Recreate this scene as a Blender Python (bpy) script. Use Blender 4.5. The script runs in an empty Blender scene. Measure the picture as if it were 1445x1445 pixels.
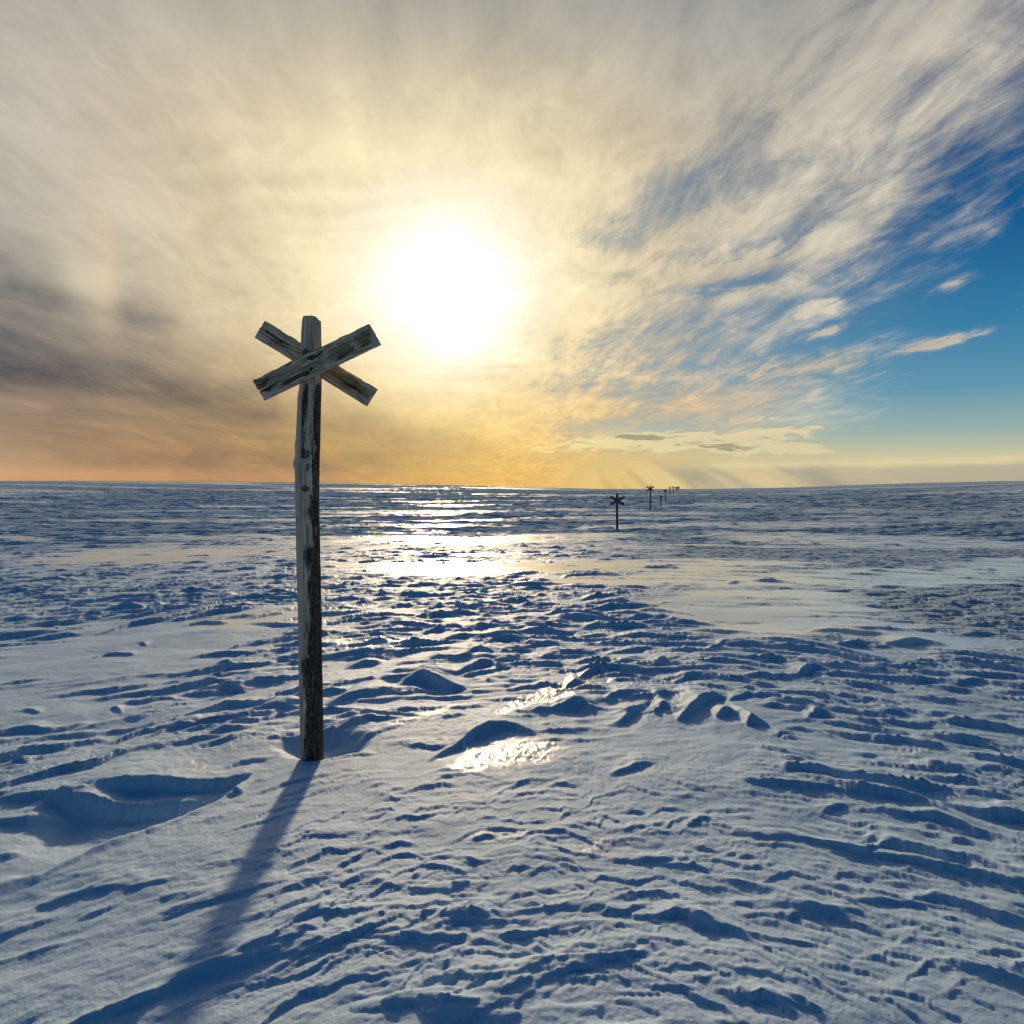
import bpy, math, random
import numpy as np

# ------------------------------------------------------------------ basics
F = 803.0          # focal length in pixels of the 1445 px wide photograph
CX, HY = 722.5, 688.0
EYE = 1.6
SCN = bpy.context.scene
COL = SCN.collection
rng = np.random.default_rng(7)
random.seed(7)


def lin(r, g, b):
    def f(c):
        c /= 255.0
        return c / 12.92 if c <= 0.04045 else ((c + 0.055) / 1.055) ** 2.4
    return (f(r), f(g), f(b))


SUN_U, SUN_V = (630 - CX) / F, (HY - 412) / F
SUN_AZ = math.atan(SUN_U)
SUN_EL = math.atan(SUN_V / math.hypot(1, SUN_U))
SUN_DIR = (math.sin(SUN_AZ) * math.cos(SUN_EL), math.cos(SUN_AZ) * math.cos(SUN_EL), math.sin(SUN_EL))


# ------------------------------------------------------------------ node maths helper
class E:
    tree = None

    def __init__(self, sock):
        self.s = sock

    @staticmethod
    def m(op, *args, clamp=False):
        n = E.tree.nodes.new('ShaderNodeMath')
        n.operation = op
        n.use_clamp = clamp
        for i, a in enumerate(args):
            if isinstance(a, E):
                E.tree.links.new(a.s, n.inputs[i])
            else:
                n.inputs[i].default_value = a
        return E(n.outputs[0])

    def __add__(a, b): return E.m('ADD', a, b)
    __radd__ = __add__
    def __sub__(a, b): return E.m('SUBTRACT', a, b)
    def __rsub__(a, b): return E.m('SUBTRACT', b, a)
    def __mul__(a, b): return E.m('MULTIPLY', a, b)
    __rmul__ = __mul__
    def __truediv__(a, b): return E.m('DIVIDE', a, b)
    def __rtruediv__(a, b): return E.m('DIVIDE', b, a)
    def __neg__(a): return E.m('MULTIPLY', a, -1.0)
    def __pow__(a, b): return E.m('POWER', a, b)


def eabs(a): return E.m('ABSOLUTE', a)
def emax(a, b): return E.m('MAXIMUM', a, b)
def emin(a, b): return E.m('MINIMUM', a, b)
def esin(a): return E.m('SINE', a)
def eexp(a): return E.m('EXPONENT', a)


def sstep(lo, hi, x):
    n = E.tree.nodes.new('ShaderNodeMapRange')
    n.interpolation_type = 'SMOOTHSTEP'
    E.tree.links.new(x.s, n.inputs['Value'])
    for nm, v in (('From Min', lo), ('From Max', hi)):
        if isinstance(v, E):
            E.tree.links.new(v.s, n.inputs[nm])
        else:
            n.inputs[nm].default_value = v
    return E(n.outputs['Result'])


def vec(x, y, z=0.0):
    n = E.tree.nodes.new('ShaderNodeCombineXYZ')
    for i, a in enumerate((x, y, z)):
        if isinstance(a, E):
            E.tree.links.new(a.s, n.inputs[i])
        else:
            n.inputs[i].default_value = a
    return E(n.outputs[0])


def noise(v, scale, detail=4.0, rough=0.5, dist=0.0, lac=2.0):
    n = E.tree.nodes.new('ShaderNodeTexNoise')
    n.noise_dimensions = '3D'
    E.tree.links.new(v.s, n.inputs['Vector'])
    n.inputs['Scale'].default_value = scale
    n.inputs['Detail'].default_value = detail
    n.inputs['Roughness'].default_value = rough
    n.inputs['Distortion'].default_value = dist
    n.inputs['Lacunarity'].default_value = lac
    return E(n.outputs['Fac'])


def ramp(x, stops, interp='LINEAR'):
    n = E.tree.nodes.new('ShaderNodeValToRGB')
    E.tree.links.new(x.s, n.inputs[0])
    r = n.color_ramp
    r.interpolation = interp
    while len(r.elements) < len(stops):
        r.elements.new(0.5)
    for e, (p, c) in zip(r.elements, stops):
        e.position = p
        e.color = (*c, 1)
    return E(n.outputs[0])


def cmix(fac, a, b, mode='MIX'):
    n = E.tree.nodes.new('ShaderNodeMix')
    n.data_type = 'RGBA'
    n.blend_type = mode
    n.clamp_factor = True
    for sock, v in ((n.inputs[0], fac), (n.inputs[6], a), (n.inputs[7], b)):
        if isinstance(v, E):
            E.tree.links.new(v.s, sock)
        elif isinstance(v, (int, float)):
            sock.default_value = v
        else:
            sock.default_value = (*v, 1)
    return E(n.outputs[2])


# ------------------------------------------------------------------ sky
def build_sky():
    w = bpy.data.worlds.new('World')
    SCN.world = w
    w.use_nodes = True
    t = w.node_tree
    t.nodes.clear()
    E.tree = t
    tc = t.nodes.new('ShaderNodeTexCoord')
    sp = t.nodes.new('ShaderNodeSeparateXYZ')
    t.links.new(tc.outputs['Generated'], sp.inputs[0])
    x, y, z = (E(sp.outputs[i]) for i in range(3))
    D = 180 / math.pi
    az = E.m('ARCTAN2', x, y) * D
    el = E.m('ARCSINE', z) * D
    dot = x * SUN_DIR[0] + y * SUN_DIR[1] + z * SUN_DIR[2]
    th = E.m('ARCCOSINE', emin(dot, 0.999999)) * D
    elc = emax(el, 0.0)

    # physical sky underneath
    sk = t.nodes.new('ShaderNodeTexSky')
    sk.sky_type = 'NISHITA'
    sk.sun_disc = False
    sk.sun_elevation = SUN_EL
    sk.sun_rotation = SUN_AZ
    sk.air_density = 1.0
    sk.dust_density = 0.6
    sk.ozone_density = 3.0

    # position on the cloud sheet; its long fibres run towards azimuth -9 degrees
    zz = emax(z, 0.0) + 0.13
    a0 = math.radians(-7)
    cxp = (x * math.cos(a0) - y * math.sin(a0)) / zz
    cyp = (x * math.sin(a0) + y * math.cos(a0)) / zz
    azw = noise(vec(az * 0.05, el * 0.05, 3.1), 2.6, 3, .55)
    elw = noise(vec(az * 0.05, el * 0.05, 9.7), 2.6, 3, .55)

    def ang(px, py):
        u, v = (px - CX) / F, (HY - py) / F
        return math.degrees(math.atan(u)), math.degrees(math.atan(v / math.hypot(1, u)))

    def blob(px, py, sx, sy, rot=0.0, warp=0.0, wamp_y=None, p=2.0):
        """soft patch; sizes in photo pixels turned to degrees on the sky"""
        a, e = ang(px, py)
        k = math.degrees(1 / F) * math.cos(math.radians(a)) ** 1.3
        c, s = math.cos(math.radians(rot)), math.sin(math.radians(rot))
        da = az - a
        de = el - e
        if warp:
            da = da + (azw - 0.5) * warp
            de = de + (elw - 0.5) * (warp * 0.5 if wamp_y is None else wamp_y)
        p1 = (da * c + de * s) / (sx * k)
        p2 = (de * c - da * s) / (sy * k)
        return eexp(-(p1 * p1 + p2 * p2))

    # clear sky, by elevation
    e60 = elc / 60.0
    clear = ramp(e60, [(0.0, lin(222, 200, 160)), (2.6 / 60, lin(222, 210, 168)), (4.6 / 60, lin(166, 188, 178)),
                       (8 / 60, lin(104, 158, 182)), (13 / 60, lin(56, 130, 172)), (20 / 60, lin(14, 92, 146)),
                       (27 / 60, lin(0, 74, 128)), (1.0, lin(0, 54, 94))])
    back = ramp(e60, [(0.0, lin(18, 88, 122)), (0.15, lin(6, 80, 114)), (0.5, lin(0, 68, 106)), (1.0, lin(0, 55, 94))])
    clear = cmix(sstep(45, 95, th), clear, back)
    clear = cmix((1.0 - sstep(14, 46, th)) * 0.62, clear, lin(176, 182, 172))
    clear = cmix(eexp(-(elc * elc) / 34.0) * (1.0 - sstep(18, 48, th)) * 0.9, clear, cmix(sstep(2, 7, elc), lin(252, 204, 100), lin(236, 210, 140)))
    # a share of the physical sky in it
    nish = cmix(1.0, E(sk.outputs[0]), (0.20, 0.64, 0.86), 'MULTIPLY')

    # cloud tone by angle from the sun
    ccol = ramp(th / 90.0, [(0.0, (1.02, .97, .82)), (6 / 90, (.96, .90, .74)), (12 / 90, lin(246, 228, 186)), (20 / 90, lin(222, 205, 172)),
                            (30 / 90, lin(200, 190, 172)), (42 / 90, lin(170, 168, 166)), (60 / 90, lin(120, 132, 158)), (1.0, lin(70, 100, 150))])
    # warmer and deeper towards the horizon
    low = eexp(-(elc * elc) / 95.0) * (1.0 - sstep(50, 90, th))
    ccol = cmix(low * 0.9, ccol, ramp(th / 90.0, [(0.0, lin(255, 230, 150)), (12 / 90, lin(255, 210, 104)), (19 / 90, lin(250, 194, 88)), (27 / 90, lin(228, 170, 96)), (38 / 90, lin(196, 156, 114)), (55 / 90, lin(186, 160, 132)), (1.0, lin(120, 135, 165))]))

    ccol = cmix(sstep(12, 34, az) * (1.0 - sstep(60, 90, th)) * 0.75, ccol, lin(224, 212, 184))
    # fibre textures of the sheet
    f1 = noise(vec(cxp * 1.5, cyp * 0.42, 1.3), 1.6, 8, .64, .7)          # long streaks
    f2 = noise(vec(cxp * 2.3, cyp * 1.5, 5.1), 2.4, 7, .64, .9)          # curdled
    f3 = noise(vec(cxp * 3.6, cyp * 1.5, 2.2), 3.6, 5, .66, .6)          # fine
    fl = noise(vec(az * 0.03, el * 0.16, 4.4), 1.6, 6, .55, .6)            # level streaks near the horizon
    # ripples across the fibres
    rip = esin((cxp * 15.0 + cyp * 19.0) + f2 * 9.0)
    rip2 = esin((cyp * 52.0 + cxp * 9.0) + f2 * 13.0)

    tt = el - 0.62 * emax(az, -3.0) - 1.8
    amp = sstep(-22, 8, az) * 0.75 + 0.25
    cov = tt + (1.0 - sstep(-14, 8, az)) * 8.0 + ((f1 - 0.5) * 44.0 + (f2 - 0.5) * 26.0 + (f3 - 0.5) * 22.0) * amp * (0.25 + 0.75 * sstep(3, 12, el)) + (fl - 0.5) * (1.0 - sstep(5, 13, el)) * 34.0 + (1.0 - sstep(6, 14, el)) * 3.0 + rip2 * blob(480, 275, 170, 46, -6) * 0.0
    cov = cov + blob(1110, 548, 135, 30, 9, 6) * 15.0 - blob(920, 275, 130, 44, 12, 10) * 17.0 - blob(820, 330, 60, 22, 0, 10) * 8.0 - blob(1090, 250, 90, 20, 10, 8) * 8.0
    cov = cov + blob(1170, 350, 120, 30, 24, 8) * 13.0
    cov = cov - blob(1080, 400, 40, 18, 12, 4) * 4.0 - blob(910, 610, 110, 16, 0) * 7.0
    cov = cov + rip * blob(1035, 385, 85, 42, 0) * 11.0
    C = sstep(-12.0, 13.0, cov + 2.5 - sstep(12, 34, az) * 5.0) * (1.0 - sstep(2, 26, az) * 0.14)
    C = C * (1.0 - sstep(27, 52, el) * 0.88) * (1.0 - sstep(60, 100, th) * 0.9)

    # small separate clouds out in the blue
    sm = blob(1152, 432, 40, 12, 6, 7, 2.2) * 1.5 + blob(1162, 464, 28, 8, 14, 6, 2) * 1.1 + blob(1318, 489, 46, 8.5, 7, 7, 2.5) * 1.7
    sm = sm + blob(1345, 403, 40, 8, 16, 6, 2) * 1.0 + blob(1380, 320, 70, 18, 24, 9, 3) * .5 + blob(1120, 522, 115, 24, 8, 8, 4) * 1.1
    sm = sm + blob(1100, 585, 70, 10, 5, 6, 2) * .3 + blob(1060, 592, 34, 5, 3, 5, 1.4) * 1.1 + blob(1130, 380, 100, 26, 26, 7, 3) * .5
    smc = emin(sstep(0.10, 1.15, sm * (f3 * 2.4 + f2 * 1.8 - 1.25)), 0.84)
    C = emax(C, smc)
    C = emin(C, 0.97)

    # thickness shading inside the sheet
    shade = 1.0 + (f2 - 0.5) * 0.55 + (f1 - 0.5) * 0.62 + (f3 - .5) * .34
    shade = shade + rip2 * blob(470, 275, 190, 50, -6) * 0.09
    shn = sstep(5, 18, th)
    shade = 1.0 + (shade - 1.0) * (0.5 + 0.95 * shn) * (0.62 + .38 * sstep(-16, 6, az)) + (fl - 0.5) * (1.0 - sstep(8, 22, el)) * 0.75
    cc = cmix(1.0, ccol, vec(shade, shade * 1.0, shade * 1.0), 'MULTIPLY')

    sky = cmix(C, clear, cc)

    # heavy grey bank to the left
    bank = blob(130, 552, 440, 108, -17, 9, 9) * 1.6
    bank = bank * (0.72 + (fl - 0.5) * 2.0 + (f1 - .5) * 1.6)
    bedge = blob(-30, 470, 210, 60, -22, 4, 4)
    bk = emax(bank, 0.0) * 1.05 + bedge * 0.5
    bk = (1.0 - eexp(-(bk * 1.7))) * (0.92 + (f2 - .5) * .5 + (fl - .5) * .9 + (f1 - .5) * .5)
    sky = cmix(bk, sky, cmix(sstep(1, 9, el), lin(138, 112, 92), lin(70, 74, 84)))
    bank2 = blob(440, 612, 260, 34, -6, 9, 5) * (fl * 1.8) * .60
    sky = cmix(bank2, sky, lin(160, 134, 98))
    sky = cmix(blob(120, 670, 400, 12, 0) * .45 * fl * 1.6, sky, lin(232, 170, 120))

    # darker wisps right under the sun and at its right
    wis = blob(740, 505, 60, 40, 8, 6, 4) * sstep(.46, .62, f2) * 0.42
    sky = cmix(wis, sky, lin(205, 165, 90))

    # band of low cloud to the right, bright rims over grey undersides
    nb = noise(vec(az * 0.13, el * 0.62, 7.7), 1.8, 6, .64, .8)
    band = blob(935, 626, 190, 19, 0, 6, 2.2) * 1.35 + blob(1085, 632, 90, 10, -5, 5, 1.6) * .75 + blob(1085, 608, 60, 6, 4, 5, 1.6) * .9
    bm = sstep(0.50, 0.62, nb + (band - .62) * .34) * sstep(.08, .3, band)
    sky = cmix(bm * 0.9, sky, cmix(sstep(9, 34, th), lin(255, 230, 150), lin(244, 220, 168)))
    bdark = sstep(0.47, 0.62, nb + ((blob(895, 619, 70, 6, -2, 5, 1.8) + blob(1020, 630, 80, 9, -2, 5, 1.8)) - .75) * .36) * bm
    sky = cmix(bdark * 0.85, sky, lin(168, 142, 104))
    # long thin bank just above the horizon
    az0, e0 = ang(1100, 640)
    top = el - 2.05 - (nb - 0.5) * 0.9 - (az - 24) * 0.004
    g_az = sstep(12, 24, az) * (1.0 - sstep(60, 95, az))
    rim = eexp(-(top * top) / 0.13) * g_az
    under = (1.0 - sstep(-0.35, 0.05, top)) * g_az
    sky = cmix(under * 0.72, sky, lin(194, 178, 156))
    sky = cmix(rim * 0.85, sky, lin(246, 222, 172))
    # shafts of light below it
    ra = E.m('ARCTAN2', az - math.degrees(SUN_AZ), math.degrees(SUN_EL) - el)
    rays = noise(vec(ra * 6.0, el * .05, 0.5), 2.2, 3, .55)
    rm = (1.0 - sstep(0.8, 3.2, el)) * sstep(5, 15, az) * (1.0 - sstep(28, 38, az))
    sky = cmix(rm * sstep(.42, .62, rays) * 0.7, sky, lin(248, 214, 150))
    sky = cmix(rm * (1.0 - sstep(.36, .5, rays)) * 0.65, sky, lin(168, 152, 132))

    # parhelion
    d1 = blob(122, 402, 36, 36, 0, 3) * .34 + blob(118, 370, 60, 130, 0) * .10
    sky = cmix(d1, sky, (1.0, .90, .62))
    sky = cmix(blob(150, 375, 14, 85, 2) * .24, sky, (.95, .62, .36))

    # light scattered round the sun
    th2 = th * (1.0 + (azw - .5) * .9 + (f2 - .5) * 1.1 + (f1 - .5) * 1.0)
    g = eexp(-(th2 * th2) / 20.0) * 1.15 + eexp(-(th2 * th2) / 110.0) * 0.14 + eexp(-th / 12.0) * 0.04
    g = g * (1.0 + ((f2 - .5) * 1.6 + (f1 - .5) * 1.8 + (f3 - .5) * .8) * sstep(3, 9, th))
    gl = cmix(1.0, ramp(th / 90.0, [(0, (1, .98, .86)), (.08, (1, .93, .72)), (.18, (1, .80, .42)), (.5, (1, .7, .35)), (1, (1, .7, .4))]), vec(g, g, g), 'MULTIPLY')
    sky = cmix(1.0, sky, gl, 'ADD')

    # below the horizon: snow colour
    sky = cmix(1.0 - sstep(-2.0, 0.0, el), sky, (0.25, 0.28, 0.36))

    bg1 = t.nodes.new('ShaderNodeBackground')
    t.links.new(nish.s, bg1.inputs[0])
    bg1.inputs[1].default_value = 0.05
    bg2 = t.nodes.new('ShaderNodeBackground')
    t.links.new(sky.s, bg2.inputs[0])
    bg2.inputs[1].default_value = 1.0
    # the physical sky shows through where there is no cloud
    mx = t.nodes.new('ShaderNodeMixShader')
    t.links.new(((1.0 - C) * 0.22).s, mx.inputs[0])
    t.links.new(bg2.outputs[0], mx.inputs[1])
    t.links.new(bg1.outputs[0], mx.inputs[2])
    out = t.nodes.new('ShaderNodeOutputWorld')
    t.links.new(mx.outputs[0], out.inputs[0])
    w.cycles.sampling_method = 'MANUAL'
    w.cycles.sample_map_resolution = 512


def build_camera_and_sun():
    cd = bpy.data.cameras.new('camera')
    cam = bpy.data.objects.new('camera', cd)
    COL.objects.link(cam)
    cam.location = (0, 0, EYE)
    cam.rotation_euler = (math.radians(90), 0, 0)
    cd.sensor_fit = 'HORIZONTAL'
    cd.sensor_width = 36.0
    cd.lens = 36.0 * F / 1445.0
    cd.shift_y = (HY - 722.5) / 1445.0
    cd.clip_start = 0.05
    cd.clip_end = 20000
    SCN.camera = cam
    ld = bpy.data.lights.new('sun', 'SUN')
    ld.energy = SUN_W
    ld.angle = math.radians(3.0)
    ld.color = (1.0, 0.77, 0.50)
    so = bpy.data.objects.new('sun', ld)
    COL.objects.link(so)
    from mathutils import Vector
    so.rotation_euler = Vector(SUN_DIR).to_track_quat('Z', 'Y').to_euler()
    so.location = (SUN_DIR[0] * 50, SUN_DIR[1] * 50, SUN_DIR[2] * 50)
    v = SCN.view_settings
    v.view_transform = 'Standard'
    v.look = 'None'
    v.exposure = 0
    v.gamma = 1
    SCN.render.engine = 'CYCLES'
    c = SCN.cycles
    c.use_adaptive_sampling = True
    c.use_denoising = True
    c.adaptive_threshold = 0.03
    c.adaptive_min_samples = 12
    c.max_bounces = 4
    c.diffuse_bounces = 2
    c.glossy_bounces = 2
    c.transmission_bounces = 1
    c.sample_clamp_indirect = 4.0


SUN_W = 2.8



# ------------------------------------------------------------------ snow field
_perm = np.random.default_rng(11).permutation(256).astype(np.int32)
_perm = np.concatenate([_perm, _perm])
_ga = np.linspace(0, 2 * np.pi, 256, endpoint=False).astype(np.float32)
_gx, _gy = np.cos(_ga), np.sin(_ga)


def perlin(x, y, seed=0):
    x = np.asarray(x, np.float32) + seed * 17.31
    y = np.asarray(y, np.float32) - seed * 9.77
    xi = np.floor(x).astype(np.int32)
    yi = np.floor(y).astype(np.int32)
    xf = x - xi
    yf = y - yi
    u = xf * xf * xf * (xf * (xf * 6 - 15) + 10)
    v = yf * yf * yf * (yf * (yf * 6 - 15) + 10)
    X0, X1, Y0, Y1 = xi & 255, (xi + 1) & 255, yi & 255, (yi + 1) & 255

    def g(a, b, dx, dy):
        h = _perm[_perm[a] + b]
        return _gx[h] * dx + _gy[h] * dy
    n00, n10 = g(X0, Y0, xf, yf), g(X1, Y0, xf - 1, yf)
    n01, n11 = g(X0, Y1, xf, yf - 1), g(X1, Y1, xf - 1, yf - 1)
    a = n00 + u * (n10 - n00)
    b = n01 + u * (n11 - n01)
    return (a + v * (b - a)) * 1.4


def fbm(x, y, octv=4, seed=0, gain=0.5, lac=2.03):
    r = 0
    a, f, t = 1.0, 1.0, 0.0
    for i in range(octv):
        r = r + a * perlin(x * f, y * f, seed + i * 3)
        t += a
        a *= gain
        f *= lac
    return r / t


def smst(a, b, x):
    t = np.clip((x - a) / (b - a), 0, 1)
    return t * t * (3 - 2 * t)


# height of the ground without drifts
_S = np.array([0, 8, 15, 25, 38, 65, 90, 120, 160, 215, 280, 350])
_Z = np.array([0, -0.02, -0.30, -0.80, -1.33, -1.22, -1.22, -1.2, -1.0, -0.62, -0.05, 0.0])
_HX = np.radians([-60, -42, -36, -22, -2, 9, 19, 26, 31, 37, 42, 60])
_HP = np.array([-9, -9, -9, -7, -2, 2.2, 2.2, 0, -3.5, -7, -9, -10])
_fine_s = np.linspace(0, 350, 1401)
_fz = np.interp(_fine_s, _S, _Z)
_k = np.hanning(41)
_k /= _k.sum()
_fz = np.convolve(np.pad(_fz, 20, mode='edge'), _k, mode='valid')


def macro(X, Y):
    s = np.hypot(X, Y)
    z = np.interp(s, _fine_s, _fz)
    az = np.arctan2(X, Y)
    hp = np.interp(az, _HX, _HP)                                # skyline offset in photo pixels
    zr = EYE - hp / F * 350.0 * np.maximum(np.cos(az), 0.35)
    t = smst(120, 350, s) ** 1.15
    z = z * (1 - t) + zr * t
    z = np.where(s > 350, zr - (s - 350) * 0.012 * smst(350, 420, s) , z)
    return z


def ray(px, py, H=0.0):
    """point of the ground (raised by H) seen at a photo pixel"""
    u = (px - CX) / F
    v = (py - HY) / F
    Y = 3.0
    Ys = np.concatenate([np.linspace(1.0, 20, 1500), np.linspace(20.05, 340, 4000)])
    zz = macro(u * Ys, Ys) + H
    yp = (EYE - zz) / Ys
    i = np.argmax(yp < v)
    return u * Ys[i], Ys[i]


def build_ground():
    da = 0.078
    inner = np.arange(-46, 46.001, da)
    outer = np.concatenate([[-180], -46 - np.geomspace(130, 0.3, 40)])
    azd = np.concatenate([outer, inner, -outer[::-1]])
    az = np.radians(azd)
    rr = [0.03, 0.2, 0.4, 0.6, 0.75, 0.9, 1.0, 1.08]
    r = 1.12
    while r < 3.0:
        rr.append(r)
        r *= 1.0034
    while r < 14:
        rr.append(r)
        r *= 1.0042
    while r < 420:
        rr.append(r)
        r *= 1.0032
    while r < 7000:
        rr.append(r)
        r *= 1.06
    rr = np.array(rr)
    R, A = np.meshgrid(rr, az, indexing='ij')
    X = (R * np.sin(A)).astype(np.float32)
    Y = (R * np.cos(A)).astype(np.float32)
    Zm = macro(X, Y)
    PX = CX + F * X / np.maximum(Y, 0.3)
    PY = HY + F * (EYE - Zm) / np.maximum(Y, 0.3)
    front = (Y > 0.3)

    # which way the drift crests run (angle from the x axis)
    def crest_ang(x, y):
        q = x / np.maximum(y, 0.5)
        return np.radians(26.0 * np.clip(-q * 1.9, -1, 1) + 6.0)

    # ---- hand surveyed surface regions, in ground coordinates read off the photograph
    def ell(cx, cy, rx, ry, slope=0.0):
        return ((PX - cx) / rx) ** 2 + ((PY - cy - slope * (PX - cx)) / ry) ** 2

    wx = fbm(X * 0.9, Y * 0.9, 4, 31)
    wy = fbm(X * 0.5, Y * 1.4, 4, 37)
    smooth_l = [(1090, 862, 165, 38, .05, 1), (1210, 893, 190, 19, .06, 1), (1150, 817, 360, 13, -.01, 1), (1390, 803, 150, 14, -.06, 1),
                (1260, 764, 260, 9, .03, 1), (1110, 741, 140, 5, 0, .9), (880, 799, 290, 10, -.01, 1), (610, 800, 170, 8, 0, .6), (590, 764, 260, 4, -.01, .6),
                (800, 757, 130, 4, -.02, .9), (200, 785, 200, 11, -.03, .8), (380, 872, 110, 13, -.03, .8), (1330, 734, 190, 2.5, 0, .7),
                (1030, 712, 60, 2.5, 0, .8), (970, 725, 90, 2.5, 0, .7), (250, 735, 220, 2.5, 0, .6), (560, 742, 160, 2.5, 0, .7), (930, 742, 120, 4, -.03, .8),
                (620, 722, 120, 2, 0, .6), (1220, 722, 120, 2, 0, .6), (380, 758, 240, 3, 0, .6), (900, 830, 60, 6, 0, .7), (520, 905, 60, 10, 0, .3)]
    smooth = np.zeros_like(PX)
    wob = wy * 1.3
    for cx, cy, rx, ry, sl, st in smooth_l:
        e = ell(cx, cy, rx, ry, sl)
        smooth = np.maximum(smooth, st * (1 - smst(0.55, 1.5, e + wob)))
    # more level streaks of packed snow out on the plain
    def streak(kx, ky, sd):
        return fbm(X * kx + wx * .25, Y * ky, 5, sd, .6)
    b1, b2 = smst(24, 50, Y), smst(80, 140, Y)
    st = streak(.12, .50, 51) * (1 - b1) + streak(.040, .17, 52) * b1 * (1 - b2) + streak(.014, .055, 53) * b2
    smooth = np.maximum(smooth, smst(0.07, 0.20, st) * smst(12, 26, Y) * 0.85)
    smooth = smooth * (1 - .6 * smst(.04, .26, fbm(X * .45 + wx * .5, Y * 2.2, 5, 57, .62)))
    smooth = np.where(front, smooth, 0)

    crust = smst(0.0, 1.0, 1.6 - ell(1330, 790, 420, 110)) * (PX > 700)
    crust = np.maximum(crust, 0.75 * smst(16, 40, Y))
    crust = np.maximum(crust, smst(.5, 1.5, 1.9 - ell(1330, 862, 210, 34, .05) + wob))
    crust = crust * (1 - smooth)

    ice = np.zeros_like(PX)
    wi = fbm(X * 5, Y * 5, 4, 61) * 1.1
    for cx, cy, rx, ry, sl, stg in [(716, 1067, 82, 23, -.10, 1), (742, 990, 44, 9, -.45, .9), (806, 972, 52, 15, -.28, .95), (282, 1082, 12, 11, -.2, .8), (850, 1196, 60, 14, -.1, .55),
                                    (700, 1180, 60, 8, -.1, .35), (620, 802, 60, 7, 0, .4), (590, 1012, 60, 5, -.3, .35), (1080, 905, 40, 5, .0, .4)]:
        ice = np.maximum(ice, stg * (1 - smst(0.35, 1.35, ell(cx, cy, rx, ry, sl) + wi * 1.3)))
    ice = np.where(front, ice, 0)

    # how many drifts stand where
    dens = 0.55 + 0.9 * fbm(X * 0.28, Y * 0.28, 3, 71)
    for cx, cy, rx, ry, sl, v in [(700, 880, 300, 62, .03, 1.5), (200, 845, 260, 26, 0, 1.0), (1280, 1080, 240, 120, .2, 1.1), (1250, 960, 220, 55, 0, .9), (420, 975, 160, 50, -.2, .7), (300, 1060, 190, 40, -.2, .3)]:
        dens = dens + v * np.exp(-ell(cx, cy, rx, ry, sl))
    for cx, cy, rx, ry, sl, v in [(215, 905, 190, 30, -.1, 1.6), (240, 1085, 110, 26, -.1, 1.6), (640, 1140, 260, 60, 0, 2.0), (960, 1080, 130, 70, -.5, 1.6), (250, 1190, 200, 40, 0, 1.2),
                                  (1090, 865, 140, 40, 0, 2.0), (450, 1150, 150, 60, 0, 1.5)]:
        dens = dens - v * np.exp(-ell(cx, cy, rx, ry, sl))
    dens = np.clip(dens, 0, 1.6) * (1 - smooth * 0.85) * (1 - ice * .8)

    pos = np.zeros_like(X)
    neg = np.zeros_like(X)

    def window(x0, y0, rad):
        rc = math.hypot(x0, y0)
        i0, i1 = np.searchsorted(rr, [max(rc - rad, 0.03), rc + rad])
        a = math.atan2(x0, y0)
        dA = math.asin(min(0.99, rad / rc))
        j0, j1 = np.searchsorted(az, [a - dA, a + dA])
        return slice(i0, i1 + 1), slice(j0, j1 + 1)

    def drift(x0, y0, W, H, phi, curv, Lf, seed, face=0.75):
        rad = max(W * 1.25, H * Lf * 1.1, H * 4) + 0.03
        wd = window(x0, y0, rad)
        dx = XW[wd] - x0
        dy = YW[wd] - y0
        if dx.size == 0:
            return
        c, s = math.cos(phi), math.sin(phi)
        u = dx * c + dy * s
        v = dy * c - dx * s
        t = u / W
        skew = (seed % 7 - 3) * 0.12
        tk = t + skew * (1 - t * t)
        env = np.clip(1 - np.abs(tk) ** (1.05 + (seed % 5) * .22), 0, 1) ** 0.95
        if H > 0.028:
            env = env * (1 + 0.28 * perlin(u / W * 2.3 + seed, u * 0 + seed * 0.37))
        k = np.float32(seed % 97)
        vc = -curv * W * t * t + 0.16 * W * perlin(u / W * 1.7 + k, u * 0 + k * .7)
        d = v - vc
        Hh = H * env
        L = H * Lf * (0.45 + 0.55 * env)
        back = np.clip(1 - d / (L + 1e-4), 0, 1) ** 2.1
        wf = face * H * (0.35 + 0.65 * env) + 0.004
        fr = 1 - smst(0, 1, -d / wf)
        p = Hh * np.where(d > 0, back, fr)
        pos[wd] = np.maximum(pos[wd], p.astype(np.float32))
        sc = -0.30 * Hh * np.clip(1 - np.abs(-d - wf * 1.5) / (H * 2.4), 0, 1)
        neg[wd] = np.minimum(neg[wd], np.where(d < 0, sc, 0).astype(np.float32))

    # wind-bent coordinates, so that no crest is a clean arc
    XW = X + 0.035 * fbm(X * 4.5, Y * 4.5, 3, 81) + 0.10 * fbm(X * 1.1, Y * 1.1, 2, 83)
    YW = Y + 0.030 * fbm(X * 5.5, Y * 5.5, 3, 91) + 0.07 * fbm(X * 1.4, Y * 1.4, 2, 93) + .012 * perlin(X * 24, Y * 28, 95) + .005 * perlin(X * 60, Y * 60, 96)

    # ---- random drifts
    g = np.random.default_rng(23)
    n_done = 0
    bands = [(1.3, 3.0, 40, .6), (3.0, 6, 260, .8), (6, 11, 1050, 1), (11, 20, 1900, 1.1), (20, 40, 3000, 1.5), (40, 90, 3600, 2.4), (90, 345, 4200, 4.2)]
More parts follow.
